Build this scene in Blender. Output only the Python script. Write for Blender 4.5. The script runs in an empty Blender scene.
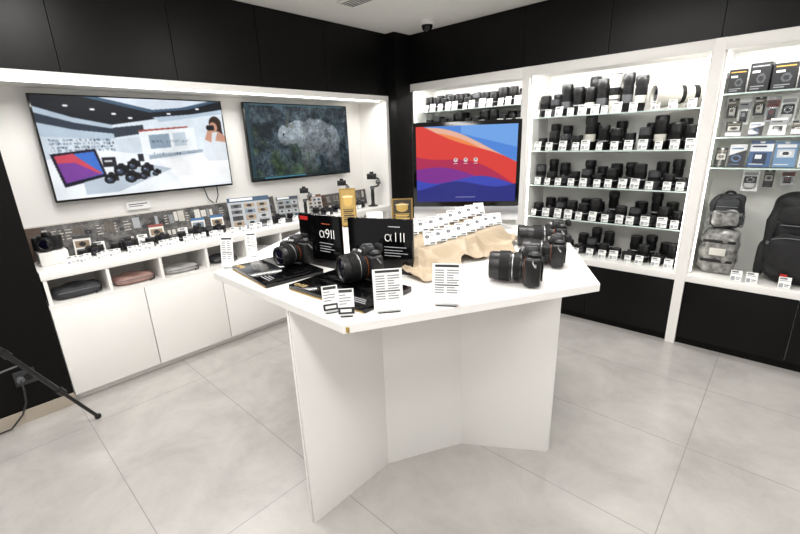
import bpy, bmesh, math, random
import numpy as np
from mathutils import Matrix, Vector
random.seed(7); rng=np.random.RandomState(5)
scn=bpy.context.scene
try:
    scn.view_settings.view_transform='Standard'; scn.view_settings.look='None'
    scn.view_settings.exposure=0.0
except Exception: pass
col=bpy.context.collection
def lin(c):
    return tuple((x/12.92 if x<=0.04045 else ((x+0.055)/1.055)**2.4) for x in c)
def hx(s):
    return tuple(int(s[i:i+2],16)/255 for i in (0,2,4))
# ------------------------------------------------------------ materials
MATS={}
def mat(name,c,rough=0.5,metal=0.0,emit=0.0,noise=0.0,scale=20,bump=0.0,coat=0.0,bdist=.002,sheen=0.0,spec=None):
    if name in MATS: return MATS[name]
    m=bpy.data.materials.new(name); m.use_nodes=True
    nt=m.node_tree; b=nt.nodes['Principled BSDF']
    lc=lin(hx(c))+(1,)
    b.inputs['Base Color'].default_value=lc
    b.inputs['Roughness'].default_value=rough; b.inputs['Metallic'].default_value=metal
    if spec is not None: b.inputs['Specular IOR Level'].default_value=spec
    if coat: b.inputs['Coat Weight'].default_value=coat
    if sheen: b.inputs['Sheen Weight'].default_value=sheen
    if emit:
        b.inputs['Emission Color'].default_value=lc; b.inputs['Emission Strength'].default_value=emit
    if noise or bump:
        tc=nt.nodes.new('ShaderNodeTexCoord'); nz=nt.nodes.new('ShaderNodeTexNoise')
        nz.inputs['Scale'].default_value=scale; nz.inputs['Detail'].default_value=5
        nt.links.new(tc.outputs['Object'],nz.inputs['Vector'])
        if noise:
            cr=nt.nodes.new('ShaderNodeValToRGB')
            a=[max(0,x*(1-noise)) for x in lc[:3]]; d=[min(1,x*(1+noise)) for x in lc[:3]]
            cr.color_ramp.elements[0].position=.3; cr.color_ramp.elements[1].position=.7
            cr.color_ramp.elements[0].color=(*a,1); cr.color_ramp.elements[1].color=(*d,1)
            nt.links.new(nz.outputs['Fac'],cr.inputs['Fac']); nt.links.new(cr.outputs['Color'],b.inputs['Base Color'])
        if bump:
            bp=nt.nodes.new('ShaderNodeBump'); bp.inputs['Strength'].default_value=bump; bp.inputs['Distance'].default_value=bdist
            nt.links.new(nz.outputs['Fac'],bp.inputs['Height']); nt.links.new(bp.outputs['Normal'],b.inputs['Normal'])
    MATS[name]=m; return m
def attrmat(name,emit=0.0,rough=0.5,coat=0):
    m=bpy.data.materials.new(name); m.use_nodes=True; nt=m.node_tree; b=nt.nodes['Principled BSDF']
    a=nt.nodes.new('ShaderNodeAttribute'); a.attribute_name='Col'
    b.inputs['Roughness'].default_value=rough
    if coat: b.inputs['Coat Weight'].default_value=coat
    if emit:
        b.inputs['Base Color'].default_value=(.004,.004,.004,1)
        b.inputs['Specular IOR Level'].default_value=.25
        nt.links.new(a.outputs['Color'],b.inputs['Emission Color']); b.inputs['Emission Strength'].default_value=emit
    else: nt.links.new(a.outputs['Color'],b.inputs['Base Color'])
    MATS[name]=m; return m
WHITE=mat('white_laminate','f2f0ec',.4,noise=.015,scale=3)
WHITEM=mat('white_matte','f0eeea',.6,noise=.01,scale=2)
CEIL=mat('ceiling_paint','efede9',.8,noise=.01,scale=2)
BLACKP=mat('black_panel','0a0909',.35,noise=.15,scale=2,spec=.2)
BLACKW=mat('black_wall','090808',.5,noise=.15,scale=2,spec=.15)
BLK=mat('black_plastic','111112',.36,bump=.25,scale=600,spec=.5)
DGR=mat('graphite_paint','3e3f42',.4,bump=.2,scale=400)
BLKG=mat('black_gloss','060607',.12,spec=.4)
RUB=mat('black_rubber','0b0b0c',.6,bump=.5,scale=400,spec=.4)
GLASSF=mat('coated_lens_glass','0c0a1c',.05,coat=1.0)
SIL=mat('silver_metal','c9cacc',.3,metal=.9)
GREYM=mat('grey_metal','6a6b6e',.4,metal=.5)
LWHITE=mat('lens_white_paint','d2cfc6',.4,noise=.03,scale=30)
ORANGE=mat('orange_paint','a85628',.4)
REDM=mat('red_paint','b8221c',.4)
GOLD=mat('gold_print','b9974a',.35,metal=.4,noise=.2,scale=40)
GOLDT=mat('gold_lettering','d8bd86',.4,emit=.2)
CLOTH=mat('tan_satin_cloth','a8967c',.5,noise=.07,scale=9,bump=.3,bdist=.006,sheen=.25)
BEIGE=mat('beige_skirting','a99e90',.6,noise=.05,scale=8)
EMW=mat('added_panel_glow','ffffff',.5,emit=5.0)
LEDM=mat('led_strip','fffdf6',.5,emit=6.0)
TXTW=mat('white_print','eceae6',.5,emit=.35)
TXTG=mat('grey_print','b0b1b5',.5)
CARD=attrmat('printed_card',0,.45)
FILM=attrmat('plastic_wrapped_print',0,.35,1.0)
SCREEN=attrmat('lit_screen',1.0,.25)
PGREY=mat('charcoal_fabric','3a3b3e',.85,noise=.25,scale=14,bump=.8,bdist=.01)
PBLK=mat('black_fabric','141416',.7,noise=.3,scale=9,bump=.8,bdist=.012)
PBRN=mat('dusty_rose_fabric','a08078',.8,noise=.12,scale=40,bump=.3)
PLG=mat('pale_grey_fabric','a9a8a6',.8,noise=.12,scale=40,bump=.3)
WRAP=mat('plastic_wrapped_fabric','7c7b78',.22,noise=.75,scale=22,bump=1.0,bdist=.006,coat=1.0)
SOCK=mat('dark_grey_plastic','2a2a2c',.35)
def glassmat(name,tint=(.93,.97,.95),gl=.12):
    m=bpy.data.materials.new(name); m.use_nodes=True; nt=m.node_tree; nt.nodes.clear()
    o=nt.nodes.new('ShaderNodeOutputMaterial'); mx=nt.nodes.new('ShaderNodeMixShader')
    t=nt.nodes.new('ShaderNodeBsdfTransparent'); t.inputs[0].default_value=(*tint,1)
    g=nt.nodes.new('ShaderNodeBsdfGlossy'); g.inputs['Roughness'].default_value=.05
    fr=nt.nodes.new('ShaderNodeFresnel'); fr.inputs[0].default_value=1.45
    nt.links.new(fr.outputs[0],mx.inputs[0]); nt.links.new(t.outputs[0],mx.inputs[1]); nt.links.new(g.outputs[0],mx.inputs[2])
    nt.links.new(mx.outputs[0],o.inputs[0]); MATS[name]=m; return m
GLS=glassmat('shelf_glass'); ACR=glassmat('clear_acrylic',(.96,.97,.97))
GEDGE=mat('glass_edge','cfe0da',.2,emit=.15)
# floor
def floormat():
    m=bpy.data.materials.new('large_grey_tile'); m.use_nodes=True; nt=m.node_tree; b=nt.nodes['Principled BSDF']
    tc=nt.nodes.new('ShaderNodeTexCoord'); mp=nt.nodes.new('ShaderNodeMapping')
    mp.inputs['Location'].default_value=(0.14,-.257,0)
    br=nt.nodes.new('ShaderNodeTexBrick'); br.offset=0.0; br.squash=1.0
    br.inputs['Scale'].default_value=1.0; br.inputs['Mortar Size'].default_value=.0022; br.inputs['Mortar Smooth'].default_value=.3
    br.inputs['Brick Width'].default_value=1.28; br.inputs['Row Height'].default_value=.64; br.inputs['Bias'].default_value=0
    n1=nt.nodes.new('ShaderNodeTexNoise'); n1.inputs['Scale'].default_value=2.6; n1.inputs['Detail'].default_value=10; n1.inputs['Roughness'].default_value=.68
    n1.inputs['Distortion'].default_value=.3
    cr=nt.nodes.new('ShaderNodeValToRGB')
    cr.color_ramp.elements[0].position=.30; cr.color_ramp.elements[1].position=.72
    cr.color_ramp.elements[0].color=(*lin(hx('a3a09c')),1); cr.color_ramp.elements[1].color=(*lin(hx('bfbbb7')),1)
    mx=nt.nodes.new('ShaderNodeMixRGB'); mx.inputs[2].default_value=(*lin(hx('928e8a')),1)
    L=nt.links
    L.new(tc.outputs['Object'],mp.inputs['Vector']); L.new(mp.outputs[0],br.inputs['Vector']); L.new(tc.outputs['Object'],n1.inputs['Vector'])
    L.new(n1.outputs['Fac'],cr.inputs['Fac']); L.new(cr.outputs['Color'],mx.inputs[1]); L.new(br.outputs['Fac'],mx.inputs[0])
    L.new(mx.outputs[0],b.inputs['Base Color'])
    b.inputs['Roughness'].default_value=.22
    return m
FLOOR=floormat()
# ------------------------------------------------------------ mesh builder
def RZ(deg): return Matrix.Rotation(math.radians(deg),4,'Z')
def RX(deg): return Matrix.Rotation(math.radians(deg),4,'X')
def RY(deg): return Matrix.Rotation(math.radians(deg),4,'Y')
I4=Matrix.Identity(4)
class MB:
    def __init__(s): s.bm=bmesh.new(); s.n=0
    def _mark(s,before,mi,smooth=False):
        for f in s.bm.faces:
            if f not in before: f.material_index=mi; f.smooth=smooth
    def box(self,c,sz,mi=0,bev=0,R=I4,taper=1.0,seg=2):
        s=self
        before=set(s.bm.faces)
        vs=bmesh.ops.create_cube(s.bm,size=1)['verts']
        if taper!=1.0:
            for v in vs:
                if v.co.z>0: v.co.x*=taper; v.co.y*=taper
        M=Matrix.Translation(c)@R@Matrix.Diagonal((*sz,1))
        bmesh.ops.transform(s.bm,matrix=M,verts=vs)
        if bev:
            es=list({e for v in vs for e in v.link_edges})
            bmesh.ops.bevel(s.bm,geom=es,offset=bev,segments=seg,affect='EDGES',profile=.5)
        s._mark(before,mi,bool(bev)); return s
    def lathe(s,prof,M=I4,seg=24,mi=0,smooth=True):
        before=set(s.bm.faces); rings=[]
        for r,h in prof:
            if r<1e-6: rings.append([s.bm.verts.new(M@Vector((0,0,h)))])
            else: rings.append([s.bm.verts.new(M@Vector((r*math.cos(2*math.pi*i/seg),r*math.sin(2*math.pi*i/seg),h))) for i in range(seg)])
        for a,b in zip(rings,rings[1:]):
            for i in range(seg):
                j=(i+1)%seg
                try:
                    if len(a)==1 and len(b)==1: break
                    if len(a)==1: s.bm.faces.new((a[0],b[j],b[i]))
                    elif len(b)==1: s.bm.faces.new((a[i],a[j],b[0]))
                    else: s.bm.faces.new((a[i],a[j],b[j],b[i]))
                except ValueError: pass
        s._mark(before,mi,smooth); return s
    def cyl(s,r,h0,h1,M=I4,seg=24,mi=0,smooth=True):
        e=min(r*.08,abs(h1-h0)*.1)
        return s.lathe([(0,h0),(r-e,h0),(r,h0+e),(r,h1-e),(r-e,h1),(0,h1)],M,seg,mi,smooth)
    def tube(s,pts,r,mi=0,seg=8):
        for a,b in zip(pts,pts[1:]):
            a=Vector(a);b=Vector(b);d=b-a
            if d.length<1e-6: continue
            M=Matrix.Translation(a)@d.to_track_quat('Z','Y').to_matrix().to_4x4()
            s.lathe([(0,-r*.3),(r,0),(r,d.length),(0,d.length+r*.3)],M,seg,mi)
        return s
    def prism(s,pts,z0,z1,mi=0,bev=0):
        before=set(s.bm.faces)
        lo=[s.bm.verts.new((x,y,z0)) for x,y in pts]; hi=[s.bm.verts.new((x,y,z1)) for x,y in pts]
        s.bm.faces.new(hi); s.bm.faces.new(lo[::-1])
        n=len(pts)
        for i in range(n):
            j=(i+1)%n; s.bm.faces.new((lo[i],lo[j],hi[j],hi[i]))
        if bev:
            es=list({e for v in lo+hi for e in v.link_edges})
            bmesh.ops.bevel(s.bm,geom=es,offset=bev,segments=2,affect='EDGES')
        s._mark(before,mi); return s
    def done(s,name,mats,parent=None,loc=(0,0,0),rz=0,R=None,fix=True,sharp=38):
        if fix: bmesh.ops.recalc_face_normals(s.bm,faces=list(s.bm.faces))
        me=bpy.data.meshes.new(name); s.bm.to_mesh(me); s.bm.free()
        for m in (mats if isinstance(mats,(list,tuple)) else [mats]): me.materials.append(m)
        if sharp:
            try: me.set_sharp_from_angle(angle=math.radians(sharp))
            except Exception: pass
        return link(name,me,parent,loc,rz,R)
KIDS={}
def link(name,data,parent=None,loc=(0,0,0),rz=0,R=None):
    o=bpy.data.objects.new(name,data); col.objects.link(o)
    o.location=loc
    if R is not None: o.rotation_euler=R.to_euler()
    else: o.rotation_euler=(0,0,math.radians(rz))
    if parent is not None:
        o.parent=parent; KIDS.setdefault(parent,[]).append(o)
    return o
def tag(o,label,cat,group=None):
    o['label']=label; o['category']=cat
    if group: o['group']=group
    return o
def empty(name,label,cat,group=None,loc=(0,0,0),rz=0):
    o=link(name,None,None,loc,rz); o.empty_display_size=.05
    return tag(o,label,cat,group)
def struct(o): o['kind']='structure'; return o
def dup(o,parent=None):
    n=o.copy(); col.objects.link(n)
    if parent is not None: n.parent=parent; KIDS.setdefault(parent,[]).append(n)
    for k in list(KIDS.get(o,[])): dup(k,n)
    return n
class Kind:
    def __init__(s,maker): s.maker=maker; s.t=None
    def put(s,loc,rz=0,sc=1,label=None,group=None,R=None):
        if s.t is None: s.t=s.maker(); o=s.t
        else: o=dup(s.t)
        o.location=loc
        if R is not None: o.rotation_euler=R.to_euler()
        else: o.rotation_euler=(0,0,math.radians(rz))
        o.scale=(sc,sc,sc) if not isinstance(sc,tuple) else sc
        if label: o['label']=label
        if group: o['group']=group
        return o
def face_cam(x,y):  # heading whose front (-y) looks at a visitor standing at the room's origin
    return math.degrees(math.atan2(-x,y))
# ------------------------------------------------------------ raster painting
class Img:
    def __init__(s,w,h,c='ffffff'):
        s.w=w;s.h=h;s.a=np.zeros((h,w,3)); s.a[:]=hx(c)
        yy,xx=np.mgrid[0:h,0:w]; s.X=(xx+.5)/w; s.Y=(yy+.5)/h
    def m(s,mask,c,al=1.0):
        c=np.array(hx(c) if isinstance(c,str) else c); s.a[mask]=s.a[mask]*(1-al)+c*al
    def rect(s,x0,y0,x1,y1,c,al=1): s.m((s.X>=x0)&(s.X<x1)&(s.Y>=y0)&(s.Y<y1),c,al); return s
    def ell(s,cx,cy,rx,ry,c,al=1): s.m(((s.X-cx)/rx)**2+((s.Y-cy)/ry)**2<1,c,al); return s
    def poly(s,pts,c,al=1):
        inside=np.zeros(s.X.shape,bool); n=len(pts); j=n-1
        for i in range(n):
            xi,yi=pts[i];xj,yj=pts[j]
            if yi!=yj:
                cnd=((yi>s.Y)!=(yj>s.Y))&(s.X<(xj-xi)*(s.Y-yi)/(yj-yi)+xi); inside^=cnd
            j=i
        s.m(inside,c,al); return s
    def noise(s,amp,k=1):
        h=s.h//k+2;w=s.w//k+2; n=rng.randn(h,w); n=np.kron(n,np.ones((k,k)))[:s.h,:s.w]
        s.a=np.clip(s.a+n[...,None]*amp,0,1); return s
    def blur(s,n=1):
        for _ in range(n):
            p=np.pad(s.a,((1,1),(1,1),(0,0)),mode='edge')
            s.a=(p[:-2,1:-1]+p[2:,1:-1]+p[1:-1,:-2]+p[1:-1,2:]+2*p[1:-1,1:-1])/6
        return s
def fnoise(h,w,base=6,octs=5,gain=.6):
    out=np.zeros((h,w)); amp=1; tot=0
    for k in range(octs):
        gh=base*2**k; gw=int(gh*w/h)+2; g=rng.rand(gh+1,gw)
        yy=np.linspace(0,gh-1e-3,h); xx=np.linspace(0,gw-1-1e-3,w)
        rows=np.array([np.interp(xx,np.arange(gw),r) for r in g])
        full=np.array([np.interp(yy,np.arange(gh+1),rows[:,i]) for i in range(w)]).T
        out+=full*amp; tot+=amp; amp*=gain
    return out/tot
def raster(name,img,W,H,matl,parent=None,loc=(0,0,0),rz=0,R=None,thick=0.0):
    """printed panel: stands in local XZ, centred in x, base at z=0, faces -y"""
    w,h=img.w,img.h
    xs=np.linspace(-W/2,W/2,w+1); zs=np.linspace(H,0,h+1)
    gx,gz=np.meshgrid(xs,zs); v=np.stack([gx,np.zeros_like(gx),gz],-1).reshape(-1,3)
    idx=np.arange((w+1)*(h+1)).reshape(h+1,w+1)
    f=np.stack([idx[1:,:-1],idx[1:,1:],idx[:-1,1:],idx[:-1,:-1]],-1).reshape(-1,4)
    c=img.a.reshape(-1,3); c=np.where(c<=.04045,c/12.92,((c+.055)/1.055)**2.4)
    verts=v.tolist(); faces=f.tolist()
    n0=len(verts)
    if thick>0:
        for y in (0.0004,thick):
            for x,z in ((-W/2,0),(W/2,0),(W/2,H),(-W/2,H)): verts.append((x,y,z))
        a=n0
        faces+=[[a+4,a+7,a+6,a+5],[a,a+1,a+5,a+4],[a+1,a+2,a+6,a+5],[a+2,a+3,a+7,a+6],[a+3,a,a+4,a+7]]
        c=np.vstack([c,np.full((5,3),.75)])
    me=bpy.data.meshes.new(name); me.from_pydata(verts,[],faces)
    at=me.color_attributes.new('Col','FLOAT_COLOR','CORNER')
    cc=np.ones((len(faces)*4,4)); cc[:,:3]=np.repeat(c,4,axis=0)
    at.data.foreach_set('color',cc.ravel().astype(np.float32)); me.update()
    me.materials.append(matl)
    return link(name,me,parent,loc,rz,R)
def text(body,size,matl,name='lettering',parent=None,loc=(0,0,0),R=None,ext=.0005,align='LEFT',off=0.0):
    cu=bpy.data.curves.new('txt','FONT'); cu.body=body; cu.size=size; cu.extrude=ext; cu.align_x=align; cu.offset=off
    to=bpy.data.objects.new('txt',cu); col.objects.link(to)
    bpy.context.view_layer.update()
    me=bpy.data.meshes.new_from_object(to.evaluated_get(bpy.context.evaluated_depsgraph_get()))
    bpy.data.objects.remove(to); me.name=name; me.materials.clear(); me.materials.append(matl)
    return link(name,me,parent,loc,0,R if R is not None else RX(90))
def pillow(b,c,s,mi=0,ex=.55,n=14,m_=24):
    """rounded soft box (superellipsoid)"""
    before=set(b.bm.faces); R=[]
    def sp(v,e): return math.copysign(abs(v)**e,v)
    for i in range(n+1):
        ph=-math.pi/2+math.pi*i/n
        if i in (0,n): R.append([b.bm.verts.new((c[0],c[1],c[2]+s[2]/2*(-1 if i==0 else 1)))]); continue
        R.append([b.bm.verts.new((c[0]+s[0]/2*sp(math.cos(ph),ex)*sp(math.cos(2*math.pi*j/m_),ex),c[1]+s[1]/2*sp(math.cos(ph),ex)*sp(math.sin(2*math.pi*j/m_),ex),c[2]+s[2]/2*sp(math.sin(ph),ex))) for j in range(m_)])
    for a,d in zip(R,R[1:]):
        for j in range(m_):
            k2=(j+1)%m_
            if len(a)==1: b.bm.faces.new((a[0],d[k2],d[j]))
            elif len(d)==1: b.bm.faces.new((a[j],a[k2],d[0]))
            else: b.bm.faces.new((a[j],a[k2],d[k2],d[j]))
    b._mark(before,mi,True)
# ============================================================ ROOM
XA=-3.03; YB=3.37; ZC=2.46
def sbox(name,x0,x1,y0,y1,z0,z1,m,bev=0):
    b=MB(); b.box(((x0+x1)/2,(y0+y1)/2,(z0+z1)/2),(x1-x0,y1-y0,z1-z0),0,bev)
    return struct(b.done(name,m))
sbox('floor',-3.6,3.0,-2.6,4.0,-.1,0,FLOOR)
sbox('ceiling',-3.6,3.0,-2.6,4.0,ZC,ZC+.1,CEIL)
sbox('wall_left',-3.6,-3.42,-2.6,4.0,0,ZC,WHITEM)
sbox('wall_left',-3.42,XA,-2.6,.25,0,ZC,BLACKW)
sbox('wall_back',-3.42,3.0,3.78,4.0,0,ZC,WHITEM)
sbox('wall_back',.84,3.0,YB,3.78,0,ZC,BLACKW)
sbox('trim_1',-3.42,-2.92,3.16,3.78,0,ZC,BLACKW)          # corner column
sbox('baseboard_left',XA,XA+.012,-2.6,.25,0,.075,BEIGE)
sbox('trim_2',-3.42,XA-.02,.25,3.16,1.915,ZC,BLACKW)
ys=[.25,.59,1.20,1.81,2.42,3.03,3.16]; k=3
for a,b in zip(ys,ys[1:]):
    sbox(f'trim_{k}',XA-.02,XA,a+.002,b-.002,1.915,ZC-.002,BLACKP); k+=1
xs=[-2.92,-2.36,-1.72,-1.08,-.44,.2,.84]
sbox(f'trim_{k}',-2.92,.84,YB+.02,3.78,2.025,ZC,BLACKW); k+=1
for a,b in zip(xs,xs[1:]):
    sbox(f'trim_{k}',a+.002,b-.002,YB,YB+.02,2.025,ZC-.002,BLACKP); k+=1
sbox(f'trim_{k}',-3.42,XA+.004,.25,3.16,1.872,1.914,WHITE); k+=1
sbox(f'trim_{k}',-3.42,XA+.002,3.125,3.16,.0,1.872,WHITE); k+=1
for x0 in (-1.72,-.47): sbox(f'trim_{k}',x0,x0+.06,YB,3.78,0,2.024,WHITE); k+=1
sbox(f'trim_{k}',.78,.84,YB,3.78,0,2.024,WHITE); k+=1
sbox(f'trim_{k}',-3.10,-3.08,.29,3.09,1.863,1.872,LEDM); k+=1
# ============================================================ LEFT COUNTER
y0,y1=.255,3.12
cuts=[.255,.75,1.27,1.79,2.31,2.83,3.12]
for i,(a,b) in enumerate(zip(cuts,cuts[1:])):
    r=MB().box((-3.235,(a+b)/2,.335),(.366,b-a-.001,.57)).box((-3.25,(a+b)/2,.025),(.34,b-a-.001,.05)).done('base_cabinet',WHITE)
    tag(r,'plain white flat-front base cabinet under the wall counter','cabinet','white base cabinets along the wall')
    MB().box((XA-.01,(a+b)/2,.335),(.02,b-a-.006,.57),bev=.001).done('door',WHITE,r)
r=MB()
r.box((-3.225,(y0+y1)/2,.633),(.39,y1-y0,.026))
cub=[.27,.575,.88,1.19,1.50,1.81,2.12,2.43,2.74,3.10]
for y in cub: r.box((-3.225,y,.72),(.38,.018,.15))
r.box((-3.405,(y0+y1)/2,.72),(.02,y1-y0,.15))
r=r.done('cubby_shelf_unit',WHITE); tag(r,'white open cubby shelf unit under the counter top','shelf')
r=MB().box((-3.225,(y0+y1)/2,.822),(.39,y1-y0,.052),bev=.002).done('wall_counter',WHITE)
tag(r,'long white counter top filled with cameras and price cards','counter')
ZK=.848
def strip(W,H,nx,ny,seed,y):
    im=Img(nx,ny,'3b3734'); q=random.Random(seed)
    nz=fnoise(ny,nx,6,5,.8)[...,None]; asp=W/H
    im.a=np.clip(nz*np.array([.62,.61,.60])+.02,0,1)
    im.rect(0,0,.05*1.66/W,1,'4f3a2c',.8)
    x=.05
    while x<.98:
        w_=q.uniform(.012,.035)*1.66/W
        t=q.random()
        if t<.35: im.rect(x,.10+.1*q.random(),x+w_*.85,.42+.1*q.random(),q.choice(['c9c4bb','a8adb2','e0dcd5','8b8d90','5e544c']),.85)
        elif t<.7:
            cy=q.uniform(.3,.7); rx=w_*.42; ry=rx*asp
            im.rect(x,cy-ry*.6,x+w_*.8,cy+ry*.7,'161617'); im.ell(x+w_*.4,cy,rx*.8,ry*.8,'0d0d0f'); im.ell(x+w_*.4,cy,rx*.4,ry*.4,'4c515b')
        else:
            for j in range(4): im.rect(x,.2+j*.09,x+w_*q.uniform(.4,.8),.23+j*.09,'b7b2aa')
        if q.random()<.5: im.rect(x,.72,x+w_*.7,.88,q.choice(['d9d5ce','2a2a2c','99938a']),.9)
        x+=w_
    im.rect(0,0,1,.03,'cdc8c0'); im.noise(.03)
    r=raster('product_display_strip',im,W,H,CARD,None,(-3.36,y,ZK+.001),90,None,.012)
    r.rotation_euler=(math.radians(-8),0,math.radians(90))
    tag(r,'long dark printed strip of product pictures against the wall','poster','product picture strips')
strip(1.72,.215,700,84,4,1.13)
strip(.62,.16,250,62,9,2.80)
# ============================================================ TVS
def make_tv(loc,W,H,img,label):
    t=empty('television',label,'television','wall televisions in the niche',loc,90)
    MB().box((0,.02,0),(W,.035,H),0,.004).done('tv_casing',BLKG,t)
    raster('screen',img,W-.02,H-.024,SCREEN,t,(0,.0015,-(H-.024)/2+.003))
    MB().box((0,.06,0),(.3,.05,.25),0).done('wall_bracket',BLK,t)
    return t
im=Img(360,200,'dfe9f2')
im.poly([(0,0),(1,0),(1,.10),(.80,.16),(.60,.20),(.34,.27),(.16,.20),(0,.10)],'11161f')
im.poly([(.22,.0),(.55,.14),(.78,.10),(.98,.0)],'48627c',.9)
im.poly([(.30,.0),(.57,.11),(.74,.08),(.92,.0)],'dfe9f5')
im.poly([(.56,.19),(.80,.15),(1,.09),(1,.14),(.60,.24)],'b9cadb')
for x,y in ((.36,.16),(.44,.20),(.26,.12),(.66,.15),(.84,.09),(.14,.09)): im.ell(x,y,.012,.012,'ffffff')
im.poly([(0,.10),(.16,.20),(.34,.27),(.34,.52),(0,.62)],'b5c5d4')
im.poly([(0,.16),(.16,.25),(.34,.31),(.34,.36),(.16,.32),(0,.25)],'2e3947')
im.poly([(0,.38),(.30,.42),(.62,.38),(.62,.52),(.30,.60),(0,.66)],'cfdae4')
im.poly([(.34,.30),(.50,.27),(.50,.36),(.34,.40)],'333b47')
im.poly([(.47,.325),(.76,.285),(.76,.30),(.47,.345)],'a04a42')
im.poly([(.47,.345),(.80,.30),(.80,.58),(.47,.58)],'f2f7fb')
im.poly([(.52,.38),(.64,.365),(.64,.52),(.52,.53)],'8fa2b4')
im.poly([(.66,.36),(.74,.35),(.74,.50),(.66,.51)],'c7d4df')
im.poly([(.0,.60),(.26,.52),(.50,.60),(1,.54),(1,1),(0,1)],'edf2f7')
im.poly([(.50,.60),(1,.53),(1,.56),(.50,.645)],'9fadba')
im.poly([(.55,.66),(1,.60),(1,.97),(.70,.99)],'fafcfe')
for r0 in (.405,.44,.475,.505):
    for i in range(44):
        x=.03+i*.0068; yy=r0+.008*rng.rand(); im.rect(x,yy,x+.002+.004*rng.rand(),yy+.012+.016*rng.rand(),rng.choice(['45566a','2b3542','6c7c8c','8795a3','dfe6ec']))
for i in range(30):
    x=.53+i*.0075; yy=.43+.02*rng.rand(); im.rect(x,yy,x+.003,yy+.02,rng.choice(['6c7c8c','3a4653','9aa7b3']))
im.poly([(.02,.55),(.23,.51),(.26,.80),(.05,.88)],'1a1626')
im.poly([(.035,.57),(.22,.535),(.245,.77),(.06,.84)],'3f6fc4')
im.poly([(.035,.57),(.12,.55),(.20,.70),(.24,.76),(.06,.84)],'c8485c')
im.poly([(.04,.64),(.12,.64),(.23,.77),(.06,.84)],'7a4098')
im.poly([(.14,.84),(.50,.70),(.62,.76),(.30,.97),(.14,.97)],'b9c5d1')
for cx,cy,rr in ((.34,.74,.04),(.41,.69,.035),(.48,.74,.035),(.39,.82,.04),(.28,.82,.035),(.46,.81,.028),(.53,.79,.022)):
    im.poly([(cx-rr,cy-rr*.9),(cx-rr*.5,cy-rr*1.2),(cx-rr*.2,cy-rr*1.8),(cx+rr*.25,cy-rr*1.8),(cx+rr*.5,cy-rr*1.2),(cx+rr,cy-rr*.9),(cx+rr*.95,cy+rr*.8),(cx-rr,cy+rr*.9)],'1b1b1f'); im.ell(cx-.012,cy+.015,rr*.8,rr*1.2,'0f0f12'); im.ell(cx-.012,cy+.015,rr*.55,rr*.85,'2a3039'); im.ell(cx-.012,cy+.015,rr*.3,rr*.45,'48526a'); im.ell(cx-.018,cy+.0,rr*.12,rr*.16,'c9d6e8')
im.rect(.25,.60,.32,.70,'26262b').rect(.26,.63,.30,.65,'c9cdd3').rect(.44,.58,.47,.66,'2a2c31')
for i in range(24): im.rect(.53+i*.017,.572+.001*i,.537+i*.017,.59+.003*(i%5),rng.choice(['5c6a78','2e3640','7f8d9a','c2ccd6']))
im.poly([(.83,.60),(.86,.42),(.93,.38),(1,.42),(1,.70),(.86,.70)],'dde3ea')
im.ell(.945,.26,.042,.09,'33241f'); im.ell(.928,.30,.028,.06,'c99680'); im.poly([(.955,.22),(.985,.28),(.99,.44),(.955,.42)],'33241f')
im.poly([(.86,.44),(.895,.30),(.92,.33),(.90,.48)],'c99680'); im.poly([(.93,.46),(.955,.34),(1,.40),(1,.48)],'c99680')
im.rect(.887,.275,.932,.335,'1a1a1c'); im.ell(.892,.305,.012,.026,'0c0c10')
im.blur(2); sh=fnoise(200,360,3,4,.6); im.a=np.clip(im.a*(.86+.28*sh[...,None]),0,1); im.noise(.01)
make_tv((-3.335,1.035,1.514),1.155,.64,im,'large black wall television showing a live view of the shop')
im=Img(320,182,'3d4844'); n1=fnoise(182,320,7,6,.85); n2=fnoise(182,320,10,5,.8); n3=fnoise(182,320,4,3,.6)
g=np.clip((n1-.38)*2.6,0,1)[...,None]
base=g*np.array([.40,.47,.51])+(1-g)*np.array([.06,.10,.13])
green=np.clip((n3-.52)*6+(im.Y-.58)*2.0-(im.X-.22)*.9,0,1)[...,None]*.6
gc=np.clip((n2-.32)*2.2,0,1)[...,None]; gcol=gc*np.array([.46,.58,.34])+(1-gc)*np.array([.07,.13,.09])
a=base*(1-green)+gcol*green
X,Y=im.X,im.Y; wob=(n2-.5)*.4
def sd(e): return np.clip(4*(e+wob),0,1)
body=sd(1-(((X-.64)/.23)**2+((Y-.44)/.27)**2)); rump=sd(1-(((X-.80)/.11)**2+((Y-.50)/.25)**2))
neck=sd(1-(((X-.43)/.14)**2+((Y-.37+.4*(X-.43))/.16)**2))
head=sd(1-(((X-.325)/.065)**2+((Y-.42)/.15)**2))
legs=np.zeros_like(X)
for lx in (.50,.58,.77,.85): legs=np.maximum(legs,np.clip(3-np.abs(X-lx-.03*(Y-.5))/(.016-.010*(Y-.5)),0,1)*((Y>.55)&(Y<.97)))
an=np.maximum.reduce([body,rump,neck,head,legs*.85])[...,None]
shade=np.clip(1.1-1.1*np.abs(Y-.30),.35,1.05)
fur=np.clip((.46+.75*(n1-.5)+.5*(n2-.5))*1.15*shade,0,1)[...,None]*np.array([.94,1,1.05])
a=a*(1-an*.86)+fur*an*.86
im.a=np.clip(a,0,1)
im.ell(.315,.40,.010,.016,'0c0f10',.95).ell(.288,.53,.014,.016,'23282a',.8)
im.poly([(.335,.30),(.375,.10),(.39,.11),(.365,.31)],'4f544f',.85)
im.poly([(.37,.29),(.42,.24),(.41,.33)],'7a807c',.9)
im.rect(.05,.0,.95,.02,'3a5f6e',.7).rect(0,0,.035,1,'25404c',.7).rect(0,.965,1,1,'18262c').rect(.1,.972,.5,.99,'3f7d92')
im.noise(.02)
make_tv((-3.335,2.335,1.516),1.09,.64,im,'black wall television showing a pale animal among foliage')
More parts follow.
